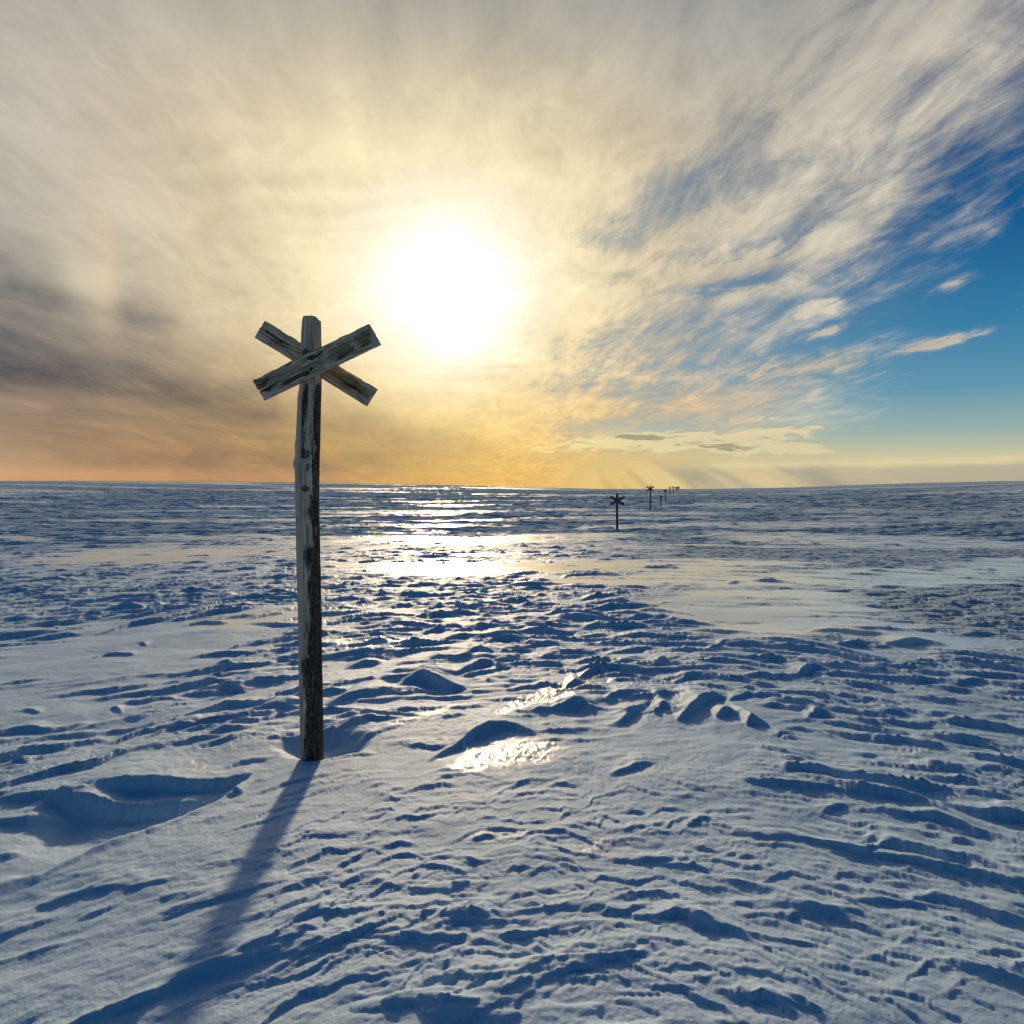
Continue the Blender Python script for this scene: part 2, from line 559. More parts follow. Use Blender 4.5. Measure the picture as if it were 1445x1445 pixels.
    for y0, y1, n, sc in bands:
        for i in range(n):
            yy = y0 * (y1 / y0) ** g.random() if y0 > 20 else math.sqrt(y0 ** 2 + (y1 ** 2 - y0 ** 2) * g.random())
            aa = math.radians(g.uniform(-44, 44))
            x0 = yy * math.sin(aa)
            yy = yy * math.cos(aa)
            ii = min(np.searchsorted(rr, math.hypot(x0, yy)), len(rr) - 1)
            jj = min(np.searchsorted(az, aa), len(az) - 1)
            if g.random() > dens[ii, jj]:
                continue
            big = g.random() ** 2.2
            W = (0.11 + 0.42 * big) * sc * g.uniform(.8, 1.25)
            W *= 1.3 if 4 < yy < 12 else 1.0
            H = (0.016 + 0.042 * big) * (sc ** 0.8) * g.uniform(.7, 1.25)
            if yy < 6:
                H *= .8
            if crust[ii, jj] > .4 and yy < 60:
                H *= .6
                W *= .8
            drift(x0, yy, W, H, float(crest_ang(x0, yy)) + g.normal(0, 0.16), g.uniform(-0.1, 0.5), g.uniform(4, 9), int(g.integers(1, 9999)), g.uniform(.5, 1.1))
    # ---- small ledges of wind crust in the foreground
    for i in range(420):
        px, py = g.uniform(380, 1445), g.uniform(1085, 1400)
        x0, yy = ray(px, py)
        W = g.uniform(.06, .30)
        drift(x0, yy, W, g.uniform(.004, .011), float(crest_ang(x0, yy)) + g.normal(0, 0.12), g.uniform(.0, .6), g.uniform(7, 16), int(g.integers(1, 9999)), .6)

    # ---- the drifts that can be recognised in the photograph: crest line and depth of the dark face, photo pixels
    K = [([(1243, 903), (1303, 898), (1343, 904)], 25), ([(1163, 914), (1210, 909), (1253, 903)], 12), ([(1058, 937), (1098, 933), (1175, 932)], 12),
         ([(1118, 955), (1153, 938), (1180, 946)], 20), ([(948, 962), (973, 951), (1018, 955)], 16), ([(855, 985), (868, 973), (890, 976), (915, 970)], 22),
         ([(778, 996), (823, 987), (850, 1000)], 25), ([(855, 1020), (890, 1003), (925, 983)], 18), ([(923, 999), (938, 988), (958, 998)], 22),
         ([(956, 1008), (983, 985), (1008, 976), (1034, 978)], 30), ([(1008, 1006), (1028, 1001), (1050, 1008)], 22), ([(1053, 1018), (1063, 1012), (1088, 1020)], 28),
         ([(1028, 990), (1063, 977), (1093, 988)], 10), ([(1135, 1012), (1153, 1003), (1183, 1010)], 22), ([(860, 1095), (893, 1079), (928, 1070)], 18),
         ([(1103, 1086), (1118, 1084), (1163, 1088)], 12), ([(1153, 1150), (1183, 1138), (1213, 1132)], 18), ([(1278, 1108), (1288, 1105), (1315, 1115)], 22),
         ([(1293, 1150), (1303, 1148), (1340, 1165)], 16), ([(1333, 974), (1363, 963), (1413, 960)], 16), ([(893, 1118), (973, 1113), (1048, 1112), (1143, 1128)], 5),
         ([(788, 1166), (848, 1150), (923, 1152)], 5), ([(733, 1196), (763, 1180), (803, 1187)], 6), ([(788, 1155), (868, 1138), (943, 1137)], 4),
         ([(963, 1170), (993, 1152), (1023, 1162)], 14), ([(1203, 1065), (1228, 1068), (1250, 1066)], 9), ([(1078, 997), (1103, 995), (1120, 1000)], 10),
         ([(768, 875), (788, 872), (815, 877)], 9), ([(1058, 815), (1093, 815), (1138, 821)], 8), ([(1025, 822), (1038, 819), (1050, 820)], 6),
         ([(723, 925), (773, 920), (838, 917)], 12), ([(723, 910), (760, 909), (798, 905)], 9),
         ([(548, 968), (575, 946), (590, 942), (612, 950), (628, 960), (668, 964)], 34), ([(455, 990), (500, 973), (555, 965)], 22),
         ([(603, 1083), (643, 1036), (679, 1028), (719, 1009), (734, 1021), (760, 1032)], 30),
         ([(-40, 1120), (0, 1118), (30, 1108), (60, 1117), (120, 1113), (200, 1112), (260, 1110), (300, 1105), (345, 1102)], 66),
         ([(285, 1122), (310, 1106), (325, 1103), (347, 1112)], 30), ([(-40, 1160), (40, 1152), (110, 1138)], 30),
         ([(185, 1050), (215, 1030), (255, 1015), (293, 1012)], 22), ([(260, 1050), (300, 1032), (345, 1026)], 14), ([(95, 1050), (125, 1041), (155, 1040)], 12),
         ([(190, 988), (235, 968), (250, 970)], 12), ([(245, 960), (255, 952), (320, 956)], 12), ([(258, 975), (285, 965), (350, 970)], 14),
         ([(135, 1007), (160, 997), (173, 1005)], 9), ([(325, 1010), (370, 992), (425, 992)], 18), ([(360, 930), (385, 921), (420, 928)], 9),
         ([(175, 860), (215, 849), (233, 853)], 10), ([(0, 872), (30, 862), (60, 868)], 12), ([(-10, 892), (20, 886), (45, 887)], 9),
         ([(120, 925), (155, 918), (195, 918)], 9), ([(186, 906), (198, 902), (212, 907)], 5), ([(185, 1105), (240, 1085), (280, 1080)], 12),
         ([(300, 1090), (350, 1070), (400, 1065)], 11), ([(350, 1122), (415, 1102), (450, 1095), (495, 1090)], 10), ([(455, 1040), (480, 1020), (520, 1012)], 16),
         ([(460, 1015), (490, 1002), (515, 1005)], 12), ([(593, 860), (626, 846), (666, 855)], 12), ([(593, 869), (623, 863), (669, 861)], 10),
         ([(503, 891), (540, 880), (580, 876)], 10), ([(676, 906), (699, 894), (746, 898)], 14), ([(706, 913), (746, 909), (797, 906)], 10),
         ([(653, 923), (666, 909), (706, 919)], 14), ([(636, 946), (686, 928), (709, 939)], 22), ([(703, 931), (716, 922), (746, 926), (835, 918)], 16),
         ([(767, 876), (779, 870), (815, 876)], 10), ([(480, 936), (510, 928), (543, 926)], 13), ([(518, 918), (546, 914), (590, 916)], 8),
         ([(518, 894), (546, 891), (580, 894)], 6), ([(722, 939), (741, 934), (752, 943)], 8), ([(912, 939), (932, 934), (960, 926)], 12),
         ([(809, 956), (839, 943), (862, 948)], 16), ([(852, 939), (879, 933), (905, 929)], 8), ([(789, 972), (809, 959), (824, 961)], 12),
         ([(380, 1046), (402, 1034), (424, 1036)], 9), ([(462, 1046), (500, 1040), (560, 1024)], 12), ([(5, 1010), (30, 1002), (60, 1006)], 8),
         ([(15, 1062), (60, 1050), (100, 1056)], 9), ([(-20, 1085), (10, 1072), (40, 1078)], 12), ([(1188, 1110), (1230, 1098), (1262, 1104)], 9),
         ([(1370, 1090), (1400, 1084), (1445, 1092)], 12), ([(1380, 1150), (1410, 1140), (1450, 1150)], 18), ([(1200, 1195), (1240, 1180), (1270, 1188)], 18),
         ([(1340, 1190), (1370, 1186), (1400, 1196)], 12), ([(1085, 1040), (1110, 1034), (1140, 1042)], 8), ([(1300, 1010), (1340, 1004), (1380, 1010)], 8),
         ([(540, 1062), (500, 1066), (440, 1078)][::-1], 8)]
    tanS = math.tan(SUN_EL)
    for pts, dep in K:
        pm = pts[len(pts) // 2]
        x0, y0 = ray(*pm)
        H = dep / (F * (EYE / tanS / y0 ** 2 + 1 / y0)) * (0.9 if dep < 15 else .78)
        P = np.array([ray(a, b, H * 0.8) for a, b in pts])
        o = np.argsort(P[:, 0])
        P = P[o]
        # resample smoothly
        seg = np.r_[0, np.cumsum(np.hypot(*np.diff(P, axis=0).T))]
        W = seg[-1]
        cxm, cym = P[:, 0].mean(), P[:, 1].mean()
        wd = window(cxm, cym, W * .6 + H * 10 + .05)
        xs = X[wd] + 0.5 * (XW[wd] - X[wd])
        ys = Y[wd] + (YW[wd] - Y[wd]) * .6
        m = W * 0.06
        yc = np.interp(xs, P[:, 0], P[:, 1])
        w = W * .05
        for sh in (-2, -1, 1, 2):
            yc = yc + np.interp(xs + sh * w, P[:, 0], P[:, 1])
        yc = yc / 5
        yc = yc + 0.05 * W ** .5 * 0.4 * perlin(xs * 9 / max(W, .3), xs * 0 + cym * 7) * .5 + 0.006 * perlin(xs * 40, xs * 0 + cym * 3)
        x_lo, x_hi = P[0, 0], P[-1, 0]
        slope = (P[-1, 1] - P[0, 1]) / max(x_hi - x_lo, .01)
        cs = 1 / math.hypot(1, min(abs(slope), 3))
        d = (ys - yc) * cs
        t = (xs - x_lo) / (x_hi - x_lo) * 2 - 1
        env = np.clip(1.0 - np.abs(t) ** 1.45, 0, 1) ** .9 * (np.abs(t) < 1.0)
        env = env * (1 + 0.22 * perlin(xs * 5 / max(W, .2), xs * 0 + cxm * 5) )
        Hh = H * env
        L = H * 7.5 * (.4 + .6 * env)
        back = np.clip(1 - d / (L + 1e-4), 0, 1) ** 1.6
        wf = .8 * H * (.35 + .65 * env) + .004
        fr = 1 - smst(0, 1, -d / wf)
        p = Hh * np.where(d > 0, back, fr)
        pos[wd] = np.maximum(pos[wd], p.astype(np.float32))
        sc = -0.30 * Hh * np.clip(1 - np.abs(-d - wf * 1.5) / (H * 2.6), 0, 1)
        neg[wd] = np.minimum(neg[wd], np.where(d < 0, sc, 0).astype(np.float32))

    # ---- continuous relief
    ca = crest_ang(X, Y)
    c, s = np.cos(ca), np.sin(ca)
    ref = np.radians(6)
    U = X * math.cos(ref) + Y * math.sin(ref)
    V = Y * math.cos(ref) - X * math.sin(ref)
    und = fbm(X * 0.22, Y * 0.30, 3, 3) * 0.09 * smst(1, 9, R)
    h = pos + neg
    swell = fbm(U * 0.9, V * 1.5, 3, 5) * 0.030
    # asymmetric ripple field, steep on the camera side
    lod = lambda wl: 1 - smst(0.12 * wl / 0.0042 * .5, 0.12 * wl / 0.0042 * 1.6, R)
    qx = X / np.maximum(Y, .5)
    q = 0
    carve = 0
    wsum = 0
    for k, (angd, wt) in enumerate(((30, smst(-.10, -.42, qx)), (6, smst(-.42, -.10, qx) * smst(.55, .15, qx)), (-19, smst(.15, .55, qx)))):
        wt = np.broadcast_to(wt, X.shape)
        a_ = math.radians(angd)
        u_ = X * math.cos(a_) + Y * math.sin(a_)
        v_ = Y * math.cos(a_) - X * math.sin(a_)
        v_ = v_ + .05 * fbm(u_ * 1.7, v_ * 2.0, 2, 60 + k)
        n_ = fbm(u_ * 1.15, v_ * 4.6, 3, 7 + k, .55)
        n_ = fbm(u_ * 1.15, (v_ + .165 * n_) * 4.6, 3, 7 + k, .55)
        m_ = fbm(u_ * 3.2, v_ * 15, 3, 107 + k, .55)
        m_ = fbm(u_ * 3.2, (v_ + .032 * m_) * 15, 3, 107 + k, .55)
        q = q + n_ * wt
        carve = carve + m_ * wt
    rip = np.maximum(q - 0.03, 0) * 0.105 * np.clip(dens + .10, 0, 1.2)
    # layers laid bare by the wind: long low steps
    lay = q * 6.0 + .8 * und / .09 * .2
    fr_ = lay - np.floor(lay)
    step = smst(0.0, 0.16, fr_) - fr_
    calm_f = .30 + .70 * np.clip(dens * 1.2, 0, 1)
    rip = rip + (step * .010 * lod(.6) * smst(-.3, .3, fbm(X * .7, Y * .7, 2, 66)) + carve * .010 * lod(.3)) * calm_f
    f = fbm(U * 9, (V) * 17, 3, 9)
    f2 = fbm(U * 9, (V + 0.02 * f) * 17, 3, 9)
    fine = f2 * 0.0060 * lod(.25) * (.6 + .8 * smst(-.2, .3, q))
    grain = fbm(X * 45, Y * 62, 2, 13) * 0.0019 * lod(.08)
    # broken crust of the icy plain
    cr = fbm(U * 1.6, V * 3.8, 5, 15, .6)
    cr2 = fbm(U * 1.6, (V + .14 * cr) * 3.8, 5, 15, .6)
    crusth = (cr2 * 0.10 - np.abs(cr2) * .04) * crust * (1 - smst(30, 80, R) * .6)
    fa = fbm(U * 0.30, V * 1.05, 3, 17, .55)
    fa = fbm(U * 0.30, (V + .35 * fa) * 1.05, 3, 17, .55)
    fb_ = fbm(U * 0.11, V * 0.42, 3, 18, .55)
    fb_ = fbm(U * 0.11, (V + .9 * fb_) * 0.42, 3, 18, .55)
    far = (fa * 0.29 * smst(14, 45, R) * (1 - .5 * smst(100, 180, R)) + fb_ * 0.66 * smst(50, 130, R)) * (1 - smooth * .75) * (R < 900) * (1 - .72 * smst(190, 290, R))
    iceh = fbm(X * 16, Y * 20, 3, 19, .6) * 0.009 * ice
    calm = (1 - smooth * 0.8)
    h = h * (1 - .3 * smooth) + (rip + fine) * calm * (1 - ice * .7) + grain + swell * smst(.8, 3, R) * calm + crusth + far + iceh + und
    # trough in the left foreground, its near lip running down towards the left
    L1 = np.array([ray(a, b) for a, b in [(-300, 1140), (-40, 1118), (30, 1110), (120, 1114), (200, 1112), (260, 1110), (300, 1106), (350, 1098)]])
    L2 = np.array([ray(a, b) for a, b in [(-300, 1330), (60, 1240), (130, 1204), (190, 1180), (250, 1157), (300, 1135), (330, 1118), (352, 1100)]])
    y1 = np.interp(X, L1[:, 0], L1[:, 1])
    y2 = np.interp(X, L2[:, 0], L2[:, 1]) + .012 * perlin(X * 9, X * 0, 4)
    wdt = np.maximum(y1 - y2, .02)
    inside = (YW > y2) & (YW < y1 + .1) & (X < L2[-1, 0]) & (X > -2.4)
    tr = smst(0, .16, YW - y2) * (1 - smst(-.02, .05, YW - y1)) * smst(0, .25, wdt) * smst(-2.4, -2.0, X)
    h = h - .085 * tr * inside * (1 + .5 * perlin(X * 3, Y * 4, 6))
    lip = np.exp(-((YW - y2) / .05) ** 2) * smst(0, .25, wdt) * (X < L2[-1, 0]) * smst(-2.4, -2.0, X)
    h = h + .012 * lip
    # scoured hollow round the foot of the near marker
    hx, hy = X - POST_X, Y - POST_Y
    er = np.sqrt(((hx - 0.02) / 0.30) ** 2 + ((hy - 0.17) / 0.22) ** 2)
    h = h - 0.085 * (1 - smst(0.45, 1.08, er + 0.12 * perlin(X * 7, Y * 7, 5)))
    flat = np.exp(-(((hx) / 0.5) ** 2 + ((hy + .12) / 0.25) ** 2))
    h = h * (1 - .55 * flat * (er > 1)) 
    Z = (Zm + h)
    n0, n1 = X.shape
    # mesh
    co = np.stack([X, Y, Z], -1).reshape(-1, 3).astype(np.float32)
    idx = np.arange(n0 * n1, dtype=np.int32).reshape(n0, n1)
    q = np.stack([idx[:-1, :-1], idx[:-1, 1:], idx[1:, 1:], idx[1:, :-1]], -1)[..., ::-1].reshape(-1, 4)
    me = bpy.data.meshes.new('snow_ground')
    nq = len(q)
    me.vertices.add(len(co))
    me.vertices.foreach_set('co', co.ravel())
    me.loops.add(nq * 4)
    me.loops.foreach_set('vertex_index', q.ravel())
    me.polygons.add(nq)
    me.polygons.foreach_set('loop_start', np.arange(0, nq * 4, 4, dtype=np.int32))
    me.update(calc_edges=True)
    me.polygons.foreach_set('use_smooth', np.ones(nq, bool))
    at = me.color_attributes.new('surface', 'FLOAT_COLOR', 'POINT')
    cols = np.zeros((len(co), 4), np.float32)
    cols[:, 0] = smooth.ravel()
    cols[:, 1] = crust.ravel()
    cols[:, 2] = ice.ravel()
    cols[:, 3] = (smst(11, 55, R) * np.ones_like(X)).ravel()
    at.data.foreach_set('color', cols.ravel())
    ob = bpy.data.objects.new('snow_ground', me)
    COL.objects.link(ob)
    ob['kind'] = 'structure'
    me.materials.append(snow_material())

    def zat(x, y):
        i = np.searchsorted(rr, math.hypot(x, y))
        j = np.searchsorted(az, math.atan2(x, y))
        return float(Z[i, j])
    return zat


def snow_material():
    m = bpy.data.materials.new('wind_packed_snow')
    m.use_nodes = True
    t = m.node_tree
    E.tree = t
    b = t.nodes['Principled BSDF']
    a = t.nodes.new('ShaderNodeAttribute')
    a.attribute_name = 'surface'
    sp = t.nodes.new('ShaderNodeSeparateColor')
    t.links.new(a.outputs['Color'], sp.inputs[0])
    smooth, crust, ice = (E(sp.outputs[i]) for i in range(3))
    g = t.nodes.new('ShaderNodeNewGeometry')
    pos = E(g.outputs['Position'])
    n1 = noise(pos, 6.0, 4, .6)
    n2 = noise(pos, 75.0, 5, .72)
    n3 = noise(pos, 1.1, 4, .6)
    base = cmix(n3, SNOW_A, SNOW_B)
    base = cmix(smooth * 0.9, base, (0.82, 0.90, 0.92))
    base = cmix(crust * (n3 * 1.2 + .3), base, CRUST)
    base = cmix(ice * 0.7, base, (0.50, 0.56, 0.60))
    t.links.new(base.s, b.inputs['Base Color'])
    rough = 0.55 - smooth * 0.33 - ice * 0.26 + (n1 - .5) * .12 + crust * .18 + E(a.outputs['Alpha']) * .15
    t.links.new(emax(rough, 0.18).s, b.inputs['Roughness'])
    b.inputs['Specular IOR Level'].default_value = 0.5
    t.links.new(emax(0.46 + smooth * .6 + ice * .5 - crust * .34 - E(a.outputs['Alpha']) * .42, .0).s, b.inputs['Specular IOR Level'])
    b.inputs['IOR'].default_value = 1.35
    # wind-polished glaze
    t.links.new((smooth * (n3 * 1.1 + .35) * (1.0 - E(a.outputs['Alpha']) * .88)).s, b.inputs['Coat Weight'])
    t.links.new((E(a.outputs['Alpha']) * .34 + .22).s, b.inputs['Coat Roughness'])
    b.inputs['Coat IOR'].default_value = 1.5
    bump = t.nodes.new('ShaderNodeBump')
    t.links.new(emax(0.62 - smooth * .52 - ice * .45, .05).s, bump.inputs['Strength'])
    bump.inputs['Distance'].default_value = 0.006
    t.links.new(n2.s, bump.inputs['Height'])
    b2 = t.nodes.new('ShaderNodeBump')
    t.links.new(emax(0.45 - smooth * .42 - ice * .3, .03).s, b2.inputs['Strength'])
    b2.inputs['Distance'].default_value = 0.0012
    n4 = noise(pos, 420.0, 2, .7)
    t.links.new(n4.s, b2.inputs['Height'])
    t.links.new(bump.outputs[0], b2.inputs['Normal'])
    t.links.new(b2.outputs[0], b.inputs['Normal'])
    return m


SNOW_A = (0.52, 0.70, 0.87)
SNOW_B = (0.44, 0.62, 0.81)
CRUST = (0.38, 0.50, 0.61)
POST_X, POST_Y = (439.5 - CX) / F * 3.41, 3.41


# ------------------------------------------------------------------ wooden markers
def mesh_obj(name, verts, faces, mat, parent=None, attr=None, smooth=True):
    me = bpy.data.meshes.new(name)
    v = np.asarray(verts, np.float32)
    me.vertices.add(len(v))
    me.vertices.foreach_set('co', v.ravel())
    f = np.asarray(faces, np.int32)
    me.loops.add(f.size)
    me.loops.foreach_set('vertex_index', f.ravel())
    me.polygons.add(len(f))
    me.polygons.foreach_set('loop_start', np.arange(0, f.size, f.shape[1], dtype=np.int32))
    me.update(calc_edges=True)
    me.polygons.foreach_set('use_smooth', np.full(len(f), smooth))
    if attr is not None:
        a = me.color_attributes.new('wear', 'FLOAT_COLOR', 'POINT')
        c = np.ones((len(v), 4), np.float32)
        c[:, :3] = attr
        a.data.foreach_set('color', c.ravel())
    me.materials.append(mat)
    o = bpy.data.objects.new(name, me)
    COL.objects.link(o)
    if parent:
        o.parent = parent
    return o


def wood_material(name, grey, brown, vertical):
    m = bpy.data.materials.new(name)
    m.use_nodes = True
    t = m.node_tree
    E.tree = t
    b = t.nodes['Principled BSDF']
    a = t.nodes.new('ShaderNodeAttribute')
    a.attribute_name = 'wear'
    sp = t.nodes.new('ShaderNodeSeparateColor')
    t.links.new(a.outputs['Color'], sp.inputs[0])
    tone, moss, dark = (E(sp.outputs[i]) for i in range(3))
    tc = t.nodes.new('ShaderNodeTexCoord')
    mp = t.nodes.new('ShaderNodeMapping')
    t.links.new(tc.outputs['Object'], mp.inputs[0])
    mp.inputs['Scale'].default_value = (1, 1, .12) if vertical else (1, 1, 1)
    v = E(mp.outputs[0])
    fine = noise(v, 170, 4, .65)
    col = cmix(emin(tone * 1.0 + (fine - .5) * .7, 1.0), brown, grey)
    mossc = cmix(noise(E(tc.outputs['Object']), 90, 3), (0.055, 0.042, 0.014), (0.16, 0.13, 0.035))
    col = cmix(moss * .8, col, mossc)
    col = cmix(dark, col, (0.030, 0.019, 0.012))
    t.links.new(col.s, b.inputs['Base Color'])
    b.inputs['Roughness'].default_value = 0.82
    b.inputs['Specular IOR Level'].default_value = 0.25
    bp = t.nodes.new('ShaderNodeBump')
    bp.inputs['Strength'].default_value = 0.7
    bp.inputs['Distance'].default_value = 0.002
    t.links.new(fine.s, bp.inputs['Height'])
    t.links.new(bp.outputs[0], b.inputs['Normal'])
    return m


def thing(name, loc, label, cat, group):
    o = bpy.data.objects.new(name, None)
    COL.objects.link(o)
    o.location = loc
    o['label'] = label
    o['category'] = cat
    o['group'] = group
    return o


GROUP = 'wooden cross markers in a line across the snow'


def grid_faces(n0, n1, wrap=False):
    idx = np.arange(n0 * n1).reshape(n0, n1)
    if wrap:
        nx = np.roll(idx, -1, axis=1)
        return np.stack([idx[:-1], nx[:-1], nx[1:], idx[1:]], -1).reshape(-1, 4)
    return np.stack([idx[:-1, :-1], idx[:-1, 1:], idx[1:, 1:], idx[1:, :-1]], -1).reshape(-1, 4)


def near_post(root, mat, base_z):
    S = POST_Y / F
    tab = np.array([(449, 427, 452), (470, 425.5, 452.3), (540, 423.5, 452.5), (565, 421, 452), (600, 419.3, 451), (640, 417.2, 449.8), (700, 417, 449),
                    (760, 418.5, 450), (800, 419.5, 451), (860, 421, 452.5), (930, 422, 453), (1000, 423.5, 454.5), (1064, 425, 455.5), (1120, 426, 456.5)])
    nz, nt = 900, 220
    py = np.linspace(1115, 449, nz)
    xl, xr = np.interp(py, tab[:, 0], tab[:, 1]), np.interp(py, tab[:, 0], tab[:, 2])
    z = EYE - (py - HY) * S
    cx = ((xl + xr) / 2 - CX) * S - POST_X
    rad = (xr - xl) / 2 * S * 0.985
    th = np.linspace(0, 2 * np.pi, nt, endpoint=False)
    Zg, T = np.meshgrid(z, th, indexing='ij')
    ct, st = np.sin(T), -np.cos(T)        # T = 0 faces the camera, positive to the right
    # noise on the round: sample along the circle in 2-D plus height
    def ring(fr, fz, seed, o=3, g=.55):
        return fbm(ct * fr + 7.7 * st * .61 * fr / 7.7 * 1.3 + seed, (st * fr * .8) + Zg * fz, o, seed, g)
    groove = fbm(T * 0 + ct * 9 + 3 * st, Zg * 1.1 + st * 7, 4, 5, .6)
    cracks = np.abs(fbm(ct * 6 + st * 2.2, Zg * .7 + st * 5, 3, 9))
    crack = 1 - smst(0.0, 0.045, cracks)
    lump = fbm(ct * 1.2, Zg * 2.4 + st, 3, 12)
    # remains of bark: more of it to the right and further down
    frac = 0.5 + 0.5 * ct * np.where(st < 0, 1, 1)
    yy = np.array([449, 530, 548, 600, 640, 700, 765, 780, 800, 850, 900, 960, 1010, 1064, 1115])
    bb = np.array([1.3, 1.25, .92, .80, .86, .82, .80, .60, .72, .66, .52, .42, .38, .36, .3])
    border = np.interp((EYE - Zg) / S + HY, yy, bb)
    nb = fbm(ct * 5 + 11, Zg * 5.5 + st * 3, 4, 21, .6) * .32 + fbm(ct * 14, Zg * 14 + st * 5, 3, 22, .6) * .16
    bark = smst(-.012, .012, frac - border + nb)
    flake = fbm(ct * 20, Zg * 8 + st * 9, 4, 41, .6)
    bark = bark * (1 - smst(.24, .30, flake) * .85)
    pyg = (EYE - Zg) / S + HY
    # streak of bark down the middle below the boards, and chips
    mid = np.exp(-((frac - .50 - .012 * np.sin(Zg * 9)) / .10) ** 2 * 1.0) * ((pyg > 545) & (pyg < 648))
    bark = np.maximum(bark, smst(.50, .72, mid * (.95 + nb * 4.5 + flake * 1.2)))
    for (qx, qy, rx, ry) in [(.45, 572, .13, 26), (.60, 642, .16, 7), (.60, 690, .17, 4), (.68, 660, .06, 6), (.62, 783, .16, 16), (.20, 732, .04, 5), (.4, 500, .25, 5), (.75, 722, .1, 10), (.36, 940, .1, 14)]:
        e = ((frac - qx) / rx) ** 2 + ((pyg - qy) / ry) ** 2 + nb * 4.5
        bark = np.maximum(bark, (1 - smst(.6, 1.2, e + flake * 2.2)) * .9)
    back = smst(-.1, .3, st)
    bark = np.maximum(bark, back * smst(-.1, .1, nb + .1))
    r = rad[:, None] * (1 + 0.035 * lump) + groove * 0.0042 - crack * 0.005 * (1 - bark) + bark * (0.0022 + 0.0045 * flake)
    for (kt, ky, h, w) in [(-1.45, 655, .012, 7), (1.35, 598, .007, 4), (1.45, 653, .006, 5), (-1.5, 560, .005, 10), (-1.35, 628, .004, 4)]:
        dth = (T - kt + np.pi) % (2 * np.pi) - np.pi
        r = r + h * np.exp(-(dth / .25) ** 2 - ((pyg - ky) / w) ** 2)
    # broken top
    zt = 2.612 + 0.010 * np.sign(np.sin(T * 2.3 + .5)) * .5 + 0.007 * perlin(ct * 5, st * 5, 3) - .008 * (ct < -.72) - .010 * (ct > .74)
    V = np.stack([cx[:, None] + ct * r, st * r, np.minimum(Zg, zt) - base_z], -1).reshape(-1, 3)
    Fc = grid_faces(nz, nt, True)
    tone = np.clip(.62 + groove * 1.5 + .55 * fbm(ct * 20, Zg * 1.5 + st * 12, 3, 33) - .12 * np.abs(ct), 0, 1)
    attr = np.stack([tone, 0.3 * smst(.1, .4, fbm(ct * 3, Zg * 3 + st, 3, 71)), np.clip(np.maximum(bark * (.93 + .4 * flake), crack * .85), 0, 1)], -1).reshape(-1, 3)
    # cap
    cap = []
    ca = []
    nr = 12
    last = V[-nt:]
    cc = last[:, :2].mean(0)
    for k in range(1, nr + 1):
        q = 1 - k / nr
        p = last.copy()
        p[:, :2] = cc + (p[:, :2] - cc) * max(q, .002)
        zz = zt[-1] * q + (1 - q) * 2.606 + .006 * perlin(p[:, 0] * 60, p[:, 1] * 60, 8)
        p[:, 2] = zz - base_z
        cap.append(p)
        ca.append(np.tile([.45, .1, .15], (nt, 1)))
    V = np.concatenate([V] + cap)
    Fc = np.concatenate([Fc, grid_faces(nr + 1, nt, True) + (nz - 1) * nt])
    attr = np.concatenate([attr] + ca)
    return mesh_obj('post', V, Fc, mat, root, attr)


